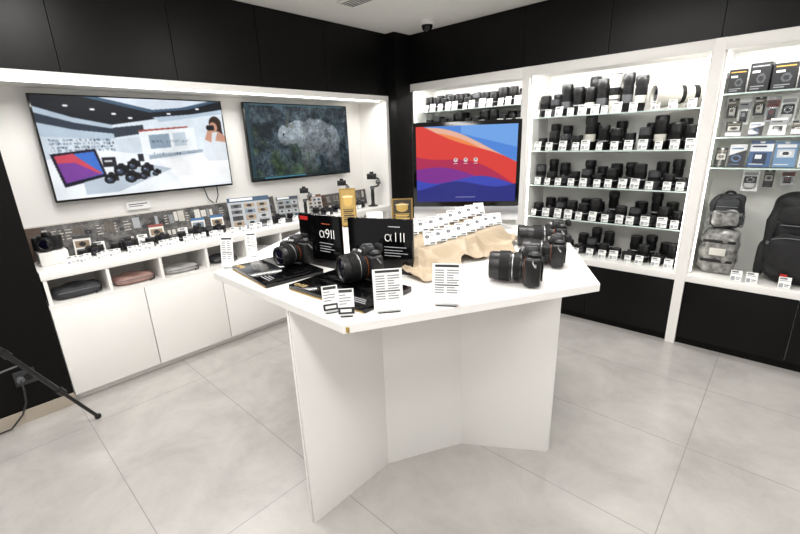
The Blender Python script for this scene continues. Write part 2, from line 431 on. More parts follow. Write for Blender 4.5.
c=MB(); c.tube([(-3.40,1.40,1.19),(-3.395,1.42,1.10),(-3.395,1.47,1.05),(-3.39,1.5,1.12),(-3.39,1.50,1.19)],.004).done('television_cable',BLK)
tag(bpy.data.objects['television_cable'],'thin black cable looping under the wall television','cable')
# ============================================================ RIGHT CABINETS
def make_cabinet(x0,x1,shelves,label):
    w=x1-x0; cx=(x0+x1)/2
    b=MB()
    b.box((cx,3.765,1.27),(w,.02,1.5)).box((x0+.006,3.58,1.27),(.012,.36,1.5)).box((x1-.006,3.58,1.27),(.012,.36,1.5))
    b.box((cx,3.58,2.0),(w,.36,.045)).box((cx,3.575,.505),(w,.40,.045)).box((cx,3.59,.26),(w,.34,.44)).box((cx,3.60,.02),(w,.30,.04),)
    r=b.done('display_cabinet',WHITEM); tag(r,label,'cabinet','white-framed lit display cabinets')
    MB().box((cx,YB+.012,1.988),(w,.03,.07),bev=.002).done('top_rail',WHITE,r)
    MB().box((cx,YB+.012,.508),(w,.03,.05),bev=.002).done('bottom_rail',WHITE,r)
    n=2; dw=w/n
    for i in range(n): MB().box((x0+dw*(i+.5),YB+.025,.265),(dw-.004,.02,.425),bev=.0015).done('door',BLACKP,r)
    MB().box((cx,YB+.045,.026),(w,.02,.05)).done('kick_plate',BLACKW,r)
    for sh in shelves:
        z,xa,xb=(sh if isinstance(sh,tuple) else (sh,x0+.015,x1-.015))
        m_=(xa+xb)/2; ww=xb-xa
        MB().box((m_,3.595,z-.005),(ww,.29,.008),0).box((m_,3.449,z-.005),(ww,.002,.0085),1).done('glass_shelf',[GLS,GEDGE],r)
    MB().box((cx,3.44,1.972),(w-.06,.02,.01)).done('led_strip',LEDM,r)
    for xx in (x0+.016,x1-.016):
        MB().box((xx,3.42,1.25),(.006,.012,1.4)).done('led_strip',LEDM,r)
    return r
SH2=[1.64,1.375,1.095,.825]
make_cabinet(-2.92,-1.72,[1.76,1.58,1.375,1.095,.825],'white lit display cabinet with glass shelves of small lenses')
make_cabinet(-1.66,-.47,SH2,'white lit display cabinet with glass shelves full of lenses')
make_cabinet(-.41,.78,[1.71,1.45,1.26],'white lit display cabinet with accessories and camera backpacks')
ZB=.5275
# ============================================================ CEILING THINGS
d=empty('security_camera','small black dome security camera on a white ceiling ring','security camera',None,(-2.48,3.10,ZC))
MB().lathe([(0,0),(.062,0),(.062,-.03),(.055,-.038),(.05,-.038),(0,-.036)],I4,28).done('mounting_ring',WHITE,d)
MB().lathe([(.047,-.036),(.046,-.052),(.036,-.075),(.018,-.088),(0,-.091)],I4,28).done('dome',BLKG,d)
v=empty('ceiling_vent','white slatted air vent set in the ceiling','vent',None,(-2.44,2.30,ZC),0)
MB().box((0,0,-.006),(.32,.16,.012),0,.002).done('vent_frame',WHITE,v)
b=MB()
for i in range(5): b.box((0,-.05+i*.025,-.013),(.28,.010,.004),0,R=RX(25))
b.done('slat',GREYM,v)
def added_light_panel(loc,sx,sy,P):  # glowing panels added on the ceiling out of view, as large soft lights
    r=empty('added_ceiling_panel','flat white light panel added to the ceiling out of view to light the room','lamp','added out-of-view ceiling light panels',loc)
    MB().box((0,0,-.008),(sx+.04,sy+.04,.014),0,.003).done('lamp_frame',WHITE,r)
    MB().box((0,0,-.0165),(sx,sy,.003)).done('diffuser',EMW,r)
    L=bpy.data.lights.new('panel_light','AREA'); L.shape='RECTANGLE'; L.size=sx; L.size_y=sy; L.energy=P; L.color=(1,.98,.955)
    link('panel_light',L,r,(0,0,-.03))
for x,y in ((-1.9,.55),(-.9,1.9),(-.2,.1),(.9,1.6),(-2.1,-1.0),(.6,-1.2)):
    added_light_panel((x,y,ZC),.9,.3,21.5)
def arealight(name,loc,sx,sy,P,R,colr=(1,.985,.965)):
    L=bpy.data.lights.new(name,'AREA'); L.shape='RECTANGLE'; L.size=sx; L.size_y=sy; L.energy=P; L.color=colr
    return link(name,L,None,loc,0,R)
arealight('niche_light',(-3.10,1.69,1.855),.03,2.8,13,RY(-12))
for cx in (-2.32,-1.065,.185): arealight('cabinet_light',(cx,3.45,1.955),1.1,.03,6.5,RX(18))
w=bpy.data.worlds.new('World'); scn.world=w; w.use_nodes=True
bg=w.node_tree.nodes['Background']; bg.inputs[0].default_value=(1,.987,.972,1); bg.inputs[1].default_value=.53
# ============================================================ ISLAND
isl=empty('display_table','large white hexagonal display table on a folded panel base','table',None,(0,0,0))
hexp=[(-.89,.70),(-.43,1.51),(-.89,2.29),(-1.75,2.29),(-2.20,1.51),(-1.75,.70)]
MB().prism(hexp,.955,.985,0,.0015).done('tabletop',WHITE,isl)
bp_=[(-1.2,.71),(-1.2,1.15),(-1.01,1.49),(-.65,1.72),(-.78,1.95),(-1.15,1.80),(-1.5,1.80),(-2.0,2.0),(-2.1,1.78),(-1.55,1.45),(-1.44,1.15)]
MB().prism(bp_,0.004,.954,0,0).done('base_core',GREYM,isl)
n=len(bp_)
for i in range(n):
    a=Vector(bp_[i]);b2=Vector(bp_[(i+1)%n]); dd=(b2-a); L=dd.length; dd.normalize(); nn=Vector((dd.y,-dd.x))
    mid=(a+b2)/2+nn*.004
    MB().box((mid.x,mid.y,.4775),(L-.002,.010,.955),0,.0006,R=RZ(math.degrees(math.atan2(dd.y,dd.x)))).done('base_panel',WHITE,isl)
MB().box((-.885,.7085,.969),(.02,.004,.016),0,R=RZ(0)).done('edge_clip',GOLD,isl)
ZT=.985
# ------------------------------------------------------------ cameras
def lens_profile(parent,L,R,M,hood=False,ring=True):
    MB().lathe([(0,0),(R*.86,0),(R*.86,L*.08),(R*.92,L*.10),(R*.94,L*.3),(R,L*.36),(R,L*.93),(R*.96,L),(R*.80,L),(R*.74,L*.93),(0,L*.93)],M,32).done('lens_barrel',BLK,parent)
    b=MB()
    for (a,e,n) in ((.14,.30,8),(.42,.72,14)):
        pr=[]
        for i in range(n):
            t=a+(e-a)*i/n; t2=a+(e-a)*(i+.55)/n
            rr=R*(1.0 if a<.3 else 1.06)
            pr+=[(rr,L*t),(rr*1.025,L*(t+.2*(t2-t))),(rr*1.025,L*t2),(rr,L*(t2+.001))]
        b.lathe([(R*.9,L*a)]+pr+[(R*.9,L*e)],M,32)
    b.done('focus_ring',RUB,parent)
    MB().lathe([(R*.74,L*.94),(R*.6,L*.965),(R*.3,L*.985),(0,L*.99)],M,28).done('front_glass',GLASSF,parent)
    MB().lathe([(R*1.005,L*.33),(R*1.012,L*.335),(R*1.012,L*.345),(R*1.005,L*.35)],M,32).done('accent_ring',SIL,parent)
    if hood:
        MB().lathe([(R*.98,L*.9),(R*1.05,L*.92),(R*1.14,L*1.22),(R*1.11,L*1.22),(R*1.0,L*.95),(R*.97,L*.93)],M,32).done('lens_hood',BLK,parent)
def make_camera(L=.12,R=.043,hood=False,nm='camera',brand=True):
    def f():
        r=empty(nm,'black mirrorless camera with a zoom lens','camera','cameras on the display table')
        b=MB(); b.box((0,0,.049),(.132,.046,.086),0,.008,seg=3)
        b.box((0,.004,.096),(.10,.040,.012),0,.004)
        b.box((0,-.006,.1),(.05,.055,.034),0,.006,taper=.72)
        b.box((-.035,.026,.046),(.02,.012,.05),0,.004)
        b.done('camera_body',BLK,r)
        MB().box((-.055,-.026,.047),(.034,.042,.088),0,.012,seg=3).done('grip',RUB,r)
        MB().box((0,.036,.104),(.04,.02,.026),0,.006).done('viewfinder',RUB,r)
        MB().box((.0,.0265,.045),(.078,.006,.055),0,.002).done('rear_screen',BLKG,r)
        MB().cyl(.012,.0,.012,Matrix.Translation((-.042,.004,.098)),20).done('mode_dial',GREYM,r)
        MB().cyl(.010,.0,.009,Matrix.Translation((.045,.004,.098)),20).done('control_dial',GREYM,r)
        MB().cyl(.007,.0,.006,Matrix.Translation((-.055,-.03,.09)),16).done('shutter_button',SIL,r)
        MB().box((0,.0,.119),(.020,.022,.005),0,.001).done('hot_shoe',GREYM,r)
        for sx in (1,-1):
            MB().tube([(sx*.062,.0,.085),(sx*.074,.0,.082),(sx*.076,.008,.07),(sx*.066,.008,.075)],.002).done('strap_lug',SIL,r)
        M=Matrix.Translation((.006,-.022,.05))@RX(90)
        MB().lathe([(R*.8,-.002),(R*.90,0),(R*.90,.002),(R*.8,.003)],M,32).done('lens_mount',ORANGE,r)
        lr=link('lens',None,r,(0,0,0)); lr.empty_display_size=.02
        lens_profile(lr,L,R,M,hood)
        if brand: text('SONY',.0115,TXTW,'lettering',r,(0,-.0345,.098),RX(80),.0003,'CENTER')
        return r
    return f
TOPG='cameras on the display table'
kA=Kind(make_camera(.085,.040)); kF=Kind(make_camera(.085,.046)); kB=Kind(make_camera(.12,.042,True))
def stand(loc,rz,W,D,cardx,cardrz,cw,ch,word,tray_word,lab,wx,wz,ws,redtab=False):
    s=empty('product_stand',lab,'display stand','black product stands on the table',loc,rz)
    b=MB(); b.box((0,-.01,.011),(W,D,.020),0,.003); b.box((0,.045,.0235),(W*.9,D*.42,.006),0,.002); b.done('tray',BLKG,s)
    MB().box((0,-.01-D/2-.0006,.004),(W*.98,.0012,.003)).done('gold_edge',GOLD,s)
    text(tray_word,.036,GOLDT,'lettering',s,(-W*.46,-D*.50,.0213),RX(0),.0005,'LEFT',-.0005)
    b=MB()
    for i in range(3): b.box((W*.33,-D*.44+i*.012,.0214),(W*(.24-.05*i),.003,.0008))
    b.done('fine_print',TXTG,s)
    c=MB().box((0,0,ch/2),(cw,.02,ch),0,.001).done('back_card',BLKG,s,cardx,cardrz)
    text(word,ws,TXTW,'lettering',c,(wx,-.0106,ch*wz),RX(90),.0005,'LEFT',-.0012)
    b=MB()
    for i,(l,zz) in enumerate(((.34,.10),(.28,.16),(.36,.21),(.25,.26))): b.box((wx+cw*l/2,-.0108,ch*(wz-zz)),(cw*l,.0008,.0025))
    b.done('fine_print',TXTG,c)
    MB().box((wx+.045,-.0108,ch*(wz+.27)),(.05,.0008,.004)).done('sub_heading',ORANGE if redtab else TXTG,c)
    if redtab: MB().box((-cw*.36,-.0108,ch*.92),(.05,.0012,.016)).done('red_tab',REDM,c)
    return s
stand((-1.52,.88,ZT),-6,.34,.25,(.07,.175,0),12,.245,.225,'α9II','α9II','black stand with a tall card lettered in white',.0,.58,.058,True)
stand((-1.10,.915,ZT),3,.39,.24,(-.05,.225,0),17,.28,.222,'α1II','α1II','black stand with a wide card lettered in white',.02,.60,.056)
o=kA.put((-1.485,.965,ZT+.0267),4,1.02,'black mirrorless camera with zoom lens on a black stand',TOPG)
o=kF.put((-1.085,1.0,ZT+.0267),-20,1.08,'black mirrorless camera with a broad lens on a black stand',TOPG)
kB2=Kind(make_camera(.105,.043))
kB2.put((-.625,1.375,ZT+.001),-66,1.2,'black camera with stubby zoom lens beside the tan cloth',TOPG)
kB2.put((-.645,1.64,ZT+.001),-66,1.08,'black camera with thick lens near the table corner',TOPG)
kB.put((-.76,1.93,ZT+.001),-58,1.1,'black camera with long hooded lens at the far table edge',TOPG)
# ------------------------------------------------------------ price cards
def cardimg(w,h,seed,style=0):
    r_=random.Random(seed); im=Img(w,h,'f2f2f0')
    if style==0:
        im.rect(.08,.05,.92,.16,'3a3a3c')
        y=.22
        while y<.62:
            im.rect(.1,y,.1+r_.uniform(.35,.8),y+.045,'77777a'); y+=.10
        im.rect(0,.68,1,.93,'1c1c1e'); im.rect(.15,.76,.8,.85,'e8e8e6')
    elif style==2:
        im.rect(.08,.08,.7,.18,'6a6a6c').rect(.08,.28,.85,.33,'a0a0a2').rect(.08,.40,.6,.45,'a0a0a2').rect(.08,.54,.42,.9,'9b9da2').rect(.5,.62,.9,.72,'4c4c50').rect(.5,.8,.8,.84,'8a8a8c')
    elif style==3:
        im.rect(.08,.08,.7,.16,'6a6a6c').ell(.3,.42,.18,.13,'3a3a3d').ell(.3,.42,.09,.07,'8a8d94').rect(.55,.3,.9,.34,'a0a0a2').rect(.55,.42,.85,.46,'a0a0a2').rect(.08,.64,.9,.67,'b0b0b2').rect(.08,.74,.6,.77,'b0b0b2').rect(.5,.83,.9,.92,'5a5a5e')
    else:
        im.rect(.1,.04,.9,.1,'303033')
        y=.15
        while y<.88:
            im.rect(.08,y,.40,y+.025,'8a8a8d'); im.rect(.52,y,.52+r_.uniform(.2,.4),y+.025,'8a8a8d'); y+=.06
        im.rect(.08,.5,.92,.515,'303033')
    return im
def make_pricecard(w,h,seed,style,lab,grp,tilt=-10):
    def f():
        r=empty('price_card',lab,'price tag',grp)
        raster('printed_card',cardimg(22,28 if style!=1 else 34,seed,style),w,h,CARD,r,(0,0,.004),0,RX(tilt),.0015)
        MB().box((0,.018,.002),(w*.7,.04,.003)).box((0,.002,.006),(w*.8,.006,.008)).done('card_foot',ACR,r)
        return r
    return f
kS=Kind(make_pricecard(.05,.085,1,0,'small white price card on a clear foot','small price cards on the table'))
kL=Kind(make_pricecard(.092,.135,2,1,'large white specification card in a clear holder','large specification cards on the table'))
kT=Kind(make_pricecard(.062,.15,3,1,'tall narrow white specification card in a clear holder','tall specification cards on the table'))
def p(kind,x,y,z=ZT+.0005,da=0,sc=1,**k): return kind.put((x,y,z),face_cam(x,y)+da,sc,**k)
p(kS,-.985,.735,da=8); p(kS,-.925,.745,da=-4); p(kL,-.845,.850,da=5); p(kL,-.735,1.00,da=-4)
p(kT,-1.745,.765,da=-28,sc=.90); p(kT,-1.83,.93,da=-8,sc=.75)
# ------------------------------------------------------------ cloth with risers
e1=Vector((.10,.995)); e2=Vector((-.995,.10)); cc=Vector((-1.06,1.56))
def sstep(a,b,x):
    t=max(0,min(1,(x-a)/(b-a))); return t*t*(3-2*t)
def fold(t): return (.5+.5*math.sin(t))**1.5
def vfold(t): return 1-abs(math.sin(t/2))
def cloth_h(r,s):
    base=.065*sstep(-.11,.0,s)+.050*sstep(.02,.20,s)
    side=sstep(-.36,-.18,r)*(1-sstep(.28,.37,r)); back=1-sstep(.24,.32,s)
    h=base*side*back*(1+.25*sstep(-.1,.3,r))
    flat=1-side*back*sstep(-.05,.02,s)
    edge=sstep(-.20,-.11,s)
    wr=fold(r*30+3.5*math.sin(s*13+r*9))*.016*flat*edge+vfold(r*33-s*60+3*math.sin(r*17))*.016*flat*edge+vfold(r*75+s*45+4*math.sin(s*19+r*11))*.010*flat*edge
    wr+=vfold(s*50+r*40+3*math.sin(r*14))*.004*(1-flat)
    h2=.050*math.exp(-((r+.34)**2/.007+(s+.03)**2/.010))*(.75+.3*math.sin(r*60+s*40)+.3*vfold(r*90-s*50))
    return .004+h+max(0,wr)+h2
n=150; b=MB(); g=[[None]*n for _ in range(n)]
for i in range(n):
    for j in range(n):
        a=i/(n-1); q=j/(n-1)
        r=-.425+.80*a
        smax=.32 if r>-.20 else max(-.04,.32-.36*((-.20-r)/.15))
        smin=-.155-.030*math.sin(a*11)-.018*math.sin(a*27+1) + .05*sstep(.1,.3,r)
        s=smin+(smax-smin)*q
        P=cc+e1*r+e2*s
        g[i][j]=b.bm.verts.new((P.x,P.y,ZT+cloth_h(r,s)))
for i in range(n-1):
    for j in range(n-1):
        f=b.bm.faces.new((g[i][j],g[i+1][j],g[i+1][j+1],g[i][j+1])); f.smooth=True
cl=b.done('draped_cloth',CLOTH,sharp=0); tag(cl,'tan satin cloth draped in folds over a low riser','cloth')
m=cl.modifiers.new('Solidify','SOLIDIFY'); m.thickness=.002; m.offset=1
kR=Kind(make_pricecard(.054,.060,5,3,'small white price card standing on the tan cloth','rows of price cards on the cloth',-26))
for row_,(s,r0,r1,n_) in enumerate(((.005,-.20,.28,8),(.115,-.20,.28,8))):
    for i in range(n_):
        r=r0+(r1-r0)*i/(n_-1)
        P=cc+e1*r+e2*s
        zz=max(cloth_h(r+dr,s+ds) for dr in (-.02,0,.02) for ds in (-.02,0,.02))
        kR.put((P.x,P.y,ZT+zz+.0015),56+random.uniform(-3,3),1)
# ------------------------------------------------------------ all-in-one computer
cp=empty('desktop_computer','all-in-one desktop computer with black bezel and coloured wave wallpaper','computer',None,(-1.345,2.01,ZT),0)
cp.rotation_euler=(0,0,math.radians(face_cam(-1.30,1.96)))
MB().box((0,.012,.345),(.585,.018,.51),0,.006).done('back_shell',SIL,cp)
MB().box((0,.0,.371),(.594,.010,.464),0,.003).done('bezel',BLKG,cp)
MB().box((0,.0,.098),(.594,.010,.078),0,.003).done('chin',SIL,cp)
MB().box((0,.09,.0055),(.2,.16,.008),0,.003).box((0,.10,.14),(.16,.008,.26),0,.002,R=RX(14)).done('computer_stand',SIL,cp)
im=Img(260,192,'3f6fc4'); X,Y=im.X,im.Y
im.m(Y<2,'4f86d8')
im.m((X>.45)&(Y<.10+.35*(X-.45)),'6fa3e6')
im.m(Y>.02+.42*X**1.6-.04*np.sin(X*5),'e8b29a')
im.m(Y>.08+.46*X**1.5-.05*np.sin(X*4),'ef8a50')
im.m(Y>-.05+.58*X**1.15+.05*np.sin(X*5),'dc4038')
im.m(Y>.34+.40*X**1.4+.06*np.sin(X*6+1),'b02a52')
im.m(Y>.56+.16*X-.07*np.sin(X*5.2),'7f2f8e')
im.m(Y>.66+.10*X+.07*np.sin(X*6+.6),'3d49b4')
im.m(Y>.80-.06*X+.05*np.sin(X*7+2),'2a2f7e')
im.blur(2)
for cx in (.40,.50,.60): im.ell(cx,.44,.020,.027,'e9e4e2'); im.ell(cx,.435,.012,.016,'9d8f95'); im.rect(cx-.02,.485,cx+.02,.492,'f0ecec')
im.rect(.40,.93,.60,.945,'a9a9d8',.7)
raster('screen',im,.552,.414,SCREEN,cp,(0,-.0058,.166))
# ------------------------------------------------------------ signs at the back of the table
def award(loc,W,H,lab,seed):
    s=empty('award_sign',lab,'sign',None,loc); s.rotation_euler=(0,0,math.radians(face_cam(loc[0],loc[1])))
    im=Img(26,46,'8d6f30'); im.rect(.08,.05,.92,.95,'30281a' if seed==2 else 'a0854a').ell(.5,.32,.28,.16,'b99a54').rect(.2,.2,.8,.23,'eadcb4',.8)
    for i in range(7): im.rect(.16+.04*(i%2),.54+i*.055,.84-.05*(i%3),.565+i*.055,'c9a95a' if seed==2 else '3c2e16')
    raster('printed_card',im,W,H,CARD,s,(0,0,.006),0,RX(-8),.004)
    MB().box((0,.03,.003),(W*.8,.07,.006)).done('sign_foot',BLK,s)
award((-1.99,1.68,ZT),.10,.235,'tall gold award sign standing on the table',1)
award((-1.70,1.86,ZT),.13,.17,'small gold and black award sign beside the monitor',2)
wb=MB().box((-1.86,1.78,ZT+.0455),(.10,.06,.09),0,.004,R=RZ(45)).done('white_carton',WHITE); tag(wb,'small plain white carton behind the black cards','box')
# ============================================================ SHELF LENSES
def make_lens(R,L,body,lab,wide=False,band=None):
    def f():
        b=MB()
        top=R*(1.04 if wide else 1.0); bs=.9 if wide else 1.0
        b.lathe([(0,0),(R*.82*bs,0),(R*.84*bs,L*.10),(R*.93*bs,L*.13),(R*.94*bs,L*.35),(R*bs,L*.42),(R*bs,L*.70),(top,L*.78),(top,L*.95),(top*.94,L*.97),(0,L*.97)],I4,20)
        r=b.done('camera_lens',body); tag(r,lab,'lens','lenses on the glass shelves')
        pr=[]
        for i in range(9):
            t=.46+.022*i; pr+=[(R*1.01*bs,L*t),(R*1.05*bs,L*(t+.006)),(R*1.05*bs,L*(t+.014)),(R*1.01*bs,L*(t+.018))]
        MB().lathe([(R*.9*bs,L*.45)]+pr+[(R*.9*bs,L*.67)],I4,20).done('focus_ring',RUB,r)
        MB().lathe([(top*.92,L*.965),(top*.9,L*1.0),(top*.6,L*1.0),(top*.58,L*.992),(0,L*.992)],I4,20).done('lens_cap',BLK if body is not BLK else DGR,r)
        hi_=.46 if band else .375
        lo_=.24 if band else .33
        MB().lathe([(R*.945*bs,L*lo_),(R*1.0*bs,L*(lo_+.002)),(R*1.03*bs,L*(hi_-.015)),(R*.945*bs,L*(hi_-.005))],I4,20).done('label_ring',band or (TXTG if body is BLK else GREYM),r)
        return r
    return f
LT={'a':Kind(make_lens(.041,.115,BLK,'short black camera lens standing on a glass shelf')),
    'b':Kind(make_lens(.043,.160,BLK,'medium black zoom lens standing on a glass shelf')),
    'c':Kind(make_lens(.041,.205,BLK,'tall black telephoto lens standing on a glass shelf',True)),
    'd':Kind(make_lens(.042,.268,BLK,'very tall black telephoto lens with grey band on a shelf',True,GREYM)),
    's':Kind(make_lens(.042,.240,BLK,'tall black telephoto lens with white band on a shelf',True,LWHITE)),
    'g':Kind(make_lens(.041,.140,DGR,'graphite grey zoom lens standing on a glass shelf')),
    'w':Kind(make_lens(.042,.268,LWHITE,'tall off-white telephoto lens standing on a glass shelf',True)),
    'e':Kind(make_lens(.036,.085,BLK,'small black prime lens standing on a glass shelf'))}
def make_stag():
    r=raster('shelf_price_tag',cardimg(12,14,9,2),.046,.055,CARD,None,(0,0,0),0,None,.002)
    tag(r,'small white price tag standing on a shelf','price tag','price tags on the glass shelves'); return r
kG=Kind(make_stag)
def stag(x,y,z,rz=0,sc=1):
    o=kG.put((x,y,z+.001),rz,sc); o.rotation_euler=(math.radians(-12),0,math.radians(rz)); return o
def make_shelfcam(L,R):
    def f():
        b=MB(); b.box((0,0,.045),(.125,.05,.08),0,.008).box((0,-.004,.092),(.045,.045,.028),0,.005,taper=.75).box((-.052,-.026,.044),(.03,.03,.078),0,.01)
        r=b.done('camera',BLK); tag(r,'small black camera with lens on display','camera','small display cameras')
        M=Matrix.Translation((.006,-.02,.046))@RX(90)
        MB().lathe([(R*.8,0),(R*.9,L*.1),(R,L*.3),(R,L*.95),(R*.85,L),(R*.75,L*.92),(0,L*.92)],M,22).done('lens',BLK,r)
        MB().lathe([(R*1.0,L*.4),(R*1.06,L*.42),(R*1.06,L*.75),(R*1.0,L*.77)],M,22).done('focus_ring',RUB,r)
        MB().lathe([(R*.74,L*.93),(R*.4,L*.97),(0,L*.98)],M,20).done('front_glass',GLASSF,r)
        MB().cyl(.009,0,.007,Matrix.Translation((-.04,.0,.084)),14).done('mode_dial',GREYM,r)
        return r
    return f
kD=Kind(make_shelfcam(.06,.034)); kE=Kind(make_shelfcam(.03,.032))
def row(z,x0,x1,seq,y=3.56,tags=True,tx=0,zmax=1.18):
    n=len(seq)
    for i,c in enumerate(seq):
        x=x0+(x1-x0)*(i+.5)/n+random.uniform(-.002,.002); yy=y+random.uniform(-.006,.006)
        if c=='.': pass
        elif c=='k': kD.put((x,yy+.01,z+.0005),random.uniform(15,25),.78,group='small display cameras')
        elif c=='K': kE.put((x,yy,z+.0005),random.uniform(15,25),.80,group='small display cameras')
        else:
            w_=random.uniform(.92,1.04); LT[c].put((x,yy,z+.0005),random.uniform(0,360),(w_,w_,random.uniform(.82,zmax)))
        if tags: stag(x+tx+random.uniform(-.014,.014),3.475+random.uniform(-.008,.008),z,random.uniform(-6,10),random.uniform(1.0,1.4))
row(1.64,-1.640,-.84,'bgdcsdwds',tx=-.03,zmax=1.06)
row(1.64,-1.59,-1.0,'cdcddc',y=3.675,tags=False,zmax=1.08)
row(1.375,-1.645,-.485,'abgascbagsbb')
row(1.375,-1.59,-.55,'cc.cbc.cbc',y=3.675,tags=False)
row(1.095,-1.645,-.485,'gaKagabkbgaK')
row(1.095,-1.59,-.55,'cb.cbbc.bc',y=3.675,tags=False)
row(.825,-1.645,-.485,'aKgbabkagKba')
row(.825,-1.59,-.55,'bb.bbc.bcb',y=3.675,tags=False)
row(ZB,-1.645,-.485,'aKbakgaeKaKb')
row(ZB,-1.59,-.55,'bc.bcb.bcb',y=3.675,tags=False)
row(1.76,-2.87,-1.75,'bbabbagbabba',zmax=1.0)
row(1.76,-2.82,-1.80,'bbabbabbab',y=3.675,tags=False,zmax=1.05)
row(1.58,-2.87,-1.75,'agaabaabbaag',zmax=1.0)
row(1.58,-2.82,-1.80,'babbabbabb',y=3.675,tags=False,zmax=1.0)
row(1.095,-2.87,-1.75,'ababaabaabab')
row(.825,-2.87,-1.75,'aabababaabea')
def bigwhite():
    r=empty('telephoto_lens','off-white telephoto lens lying sideways with black bands','lens')
    M=Matrix.Translation((0,0,.075))@RY(90)
    MB().lathe([(0,-.13),(.032,-.13),(.034,-.11),(.040,-.09),(.042,.0),(.056,.03),(.064,.09),(.062,.125),(.052,.125),(.050,.11),(0,.11)],M,32).done('lens_barrel',LWHITE,r)
    for a_,e_,rr in ((-.085,-.06,.0425),(-.02,.0,.044)):
        MB().lathe([(rr*.97,a_),(rr*1.03,a_+.002),(rr*1.03,e_-.002),(rr*.97,e_)],M,32).done('rubber_ring',RUB,r)
    MB().lathe([(.050,.112),(.028,.118),(0,.12)],M,28).done('front_glass',GLASSF,r)
    MB().box((-.02,0,.018),(.02,.02,.034),0,.003).box((-.02,0,.003),(.09,.028,.006),0,.002).done('tripod_foot',LWHITE,r)
    MB().tube([(-.115,-.025,.075),(-.12,-.05,.04)],.0015).box((-.12,-.055,.035),(.028,.002,.04),0,.0005).done('hanging_tag',WHITE,r)
    return r
o=bigwhite(); o.location=(-.655,3.60,1.6405); o.rotation_euler=(0,0,math.radians(212)); o.scale=(1.3,1.3,1.3)
for x in (-.76,-.66,-.55): stag(x,3.46,1.64,4,1.1)
# ============================================================ ACCESSORIES BAY
def pbox(x,z,w,h,seed,lab):
    im=Img(24,24,'161719'); im.rect(.08,.08,.92,.14,'b98a3a' if seed%2==0 else '8a8d92').rect(.12,.24,.5,.34,'c9c8c4').ell(.6,.55,.22,.17,'4a4c50').ell(.6,.55,.13,.1,'1f2022').rect(.12,.8,.8,.84,'7a7c80').rect(.12,.88,.6,.91,'7a7c80')
    r=empty('product_box',lab,'box','boxed accessories on the shelf',(x,3.52,z),random.uniform(-10,6))
    MB().box((0,.046,h/2),(w,.09,h),0,.001).done('carton',BLK,r)
    raster('printed_face',im,w*.98,h*.97,CARD,r,(0,-.0006,h*.015))
for i,(x,w_,h_) in enumerate(((-.34,.09,.14),(-.235,.10,.165),(-.12,.11,.15),(-.005,.10,.17),(.11,.11,.13),(.225,.1,.15))): pbox(x,1.7105,w_,h_,i,'black carton with a dim printed face')
packs=[('44628c','e0e4ea','27334c'),('dcdcde','5577a0','2b2b30'),('1e1f22','6a6458','c8c6c0'),('e4e4e2','9a9c9f','303034'),('6d8fb4','e6e8ea','c8ced6'),('bdbfc4','74403c','3a3a3e')]
def packimg(i,sd):
    c=packs[i%6]; q=random.Random(sd); im=Img(24,32,c[0]); t=q.randint(0,2)
    im.ell(.5,.06,.12,.03,'efefee')
    if t==0: im.rect(.08,.14,.92,.26,c[1]).rect(.12,.32,.88,.62,c[2]).ell(.5,.47,.26,.11,c[1]).ell(.5,.47,.15,.07,'202226')
    elif t==1: im.rect(0,.12,1,.4,c[1]).rect(.1,.18,.7,.24,c[2]).rect(.2,.46,.8,.9,c[2]).rect(.28,.52,.6,.7,c[1])
    else: im.poly([(0,.5),(1,.25),(1,1),(0,1)],c[2]).rect(.1,.15,.8,.21,c[1]).ell(.45,.62,.28,.16,c[1]).ell(.45,.62,.2,.11,'202226')
    im.rect(.1,.88,.7,.92,c[1]); return im
def hpack(i,x,ztop,w,h,y=3.60):
    r=empty('hanging_packet','retail packet hanging from a metal peg on the cabinet back','packet','hanging retail packets',(x,y,ztop-h),0)
    raster('printed_card',packimg(i,int(x*1000)),w,h,FILM,r,(0,0,0),0,None,.003)
    b=MB(); pillow(b,(0,-.004,h*.42),(w*.8,.030,h*.6),0,.6,8); b.done('blister',ACR,r)
    MB().tube([(0,-.03,h*.93),(0,3.754-y,h*.93)],.003).done('peg',SIL,r)
def bpack(i,x,z,w,h,y=3.50):
    r=raster('accessory_packet',packimg(i,int(x*1000)+7),w,h,FILM,None,(x,y,z+.0028),0,None,.02); tag(r,'flat retail packet with coloured print standing on the shelf','packet','retail packets on the shelves')
    r.rotation_euler=(math.radians(-6),0,math.radians(random.uniform(-14,10)))
for x,z,w_,h_,c_ in ((-.345,1.685,.055,.12,2),(-.28,1.68,.06,.16,3),(-.21,1.685,.055,.11,2),(-.145,1.68,.06,.15,5),(-.072,1.685,.075,.18,3),(.01,1.68,.06,.14,2),(.09,1.685,.08,.16,1),(.175,1.68,.06,.17,3)): hpack(c_,x,z,w_,h_)
for x,w_,h_,c_ in ((-.31,.08,.09,2),(-.20,.07,.08,1),(-.10,.08,.10,3),(.0,.07,.08,2),(.1,.09,.1,5)): bpack(c_,x,1.45,w_,h_)
for i,(x,w,h,c) in enumerate(((-.350,.065,.12,2),(-.265,.085,.14,1),(-.155,.115,.16,0),(-.035,.105,.155,4),(.07,.085,.16,1),(.17,.09,.13,3),(.27,.1,.14,1))): bpack(c,x,1.26,w,h)
for x,w_,h_,c_ in ((-.18,.085,.14,3),(-.09,.05,.11,2),(.0,.06,.09,5)): hpack(c_,x,1.24,w_,h_)
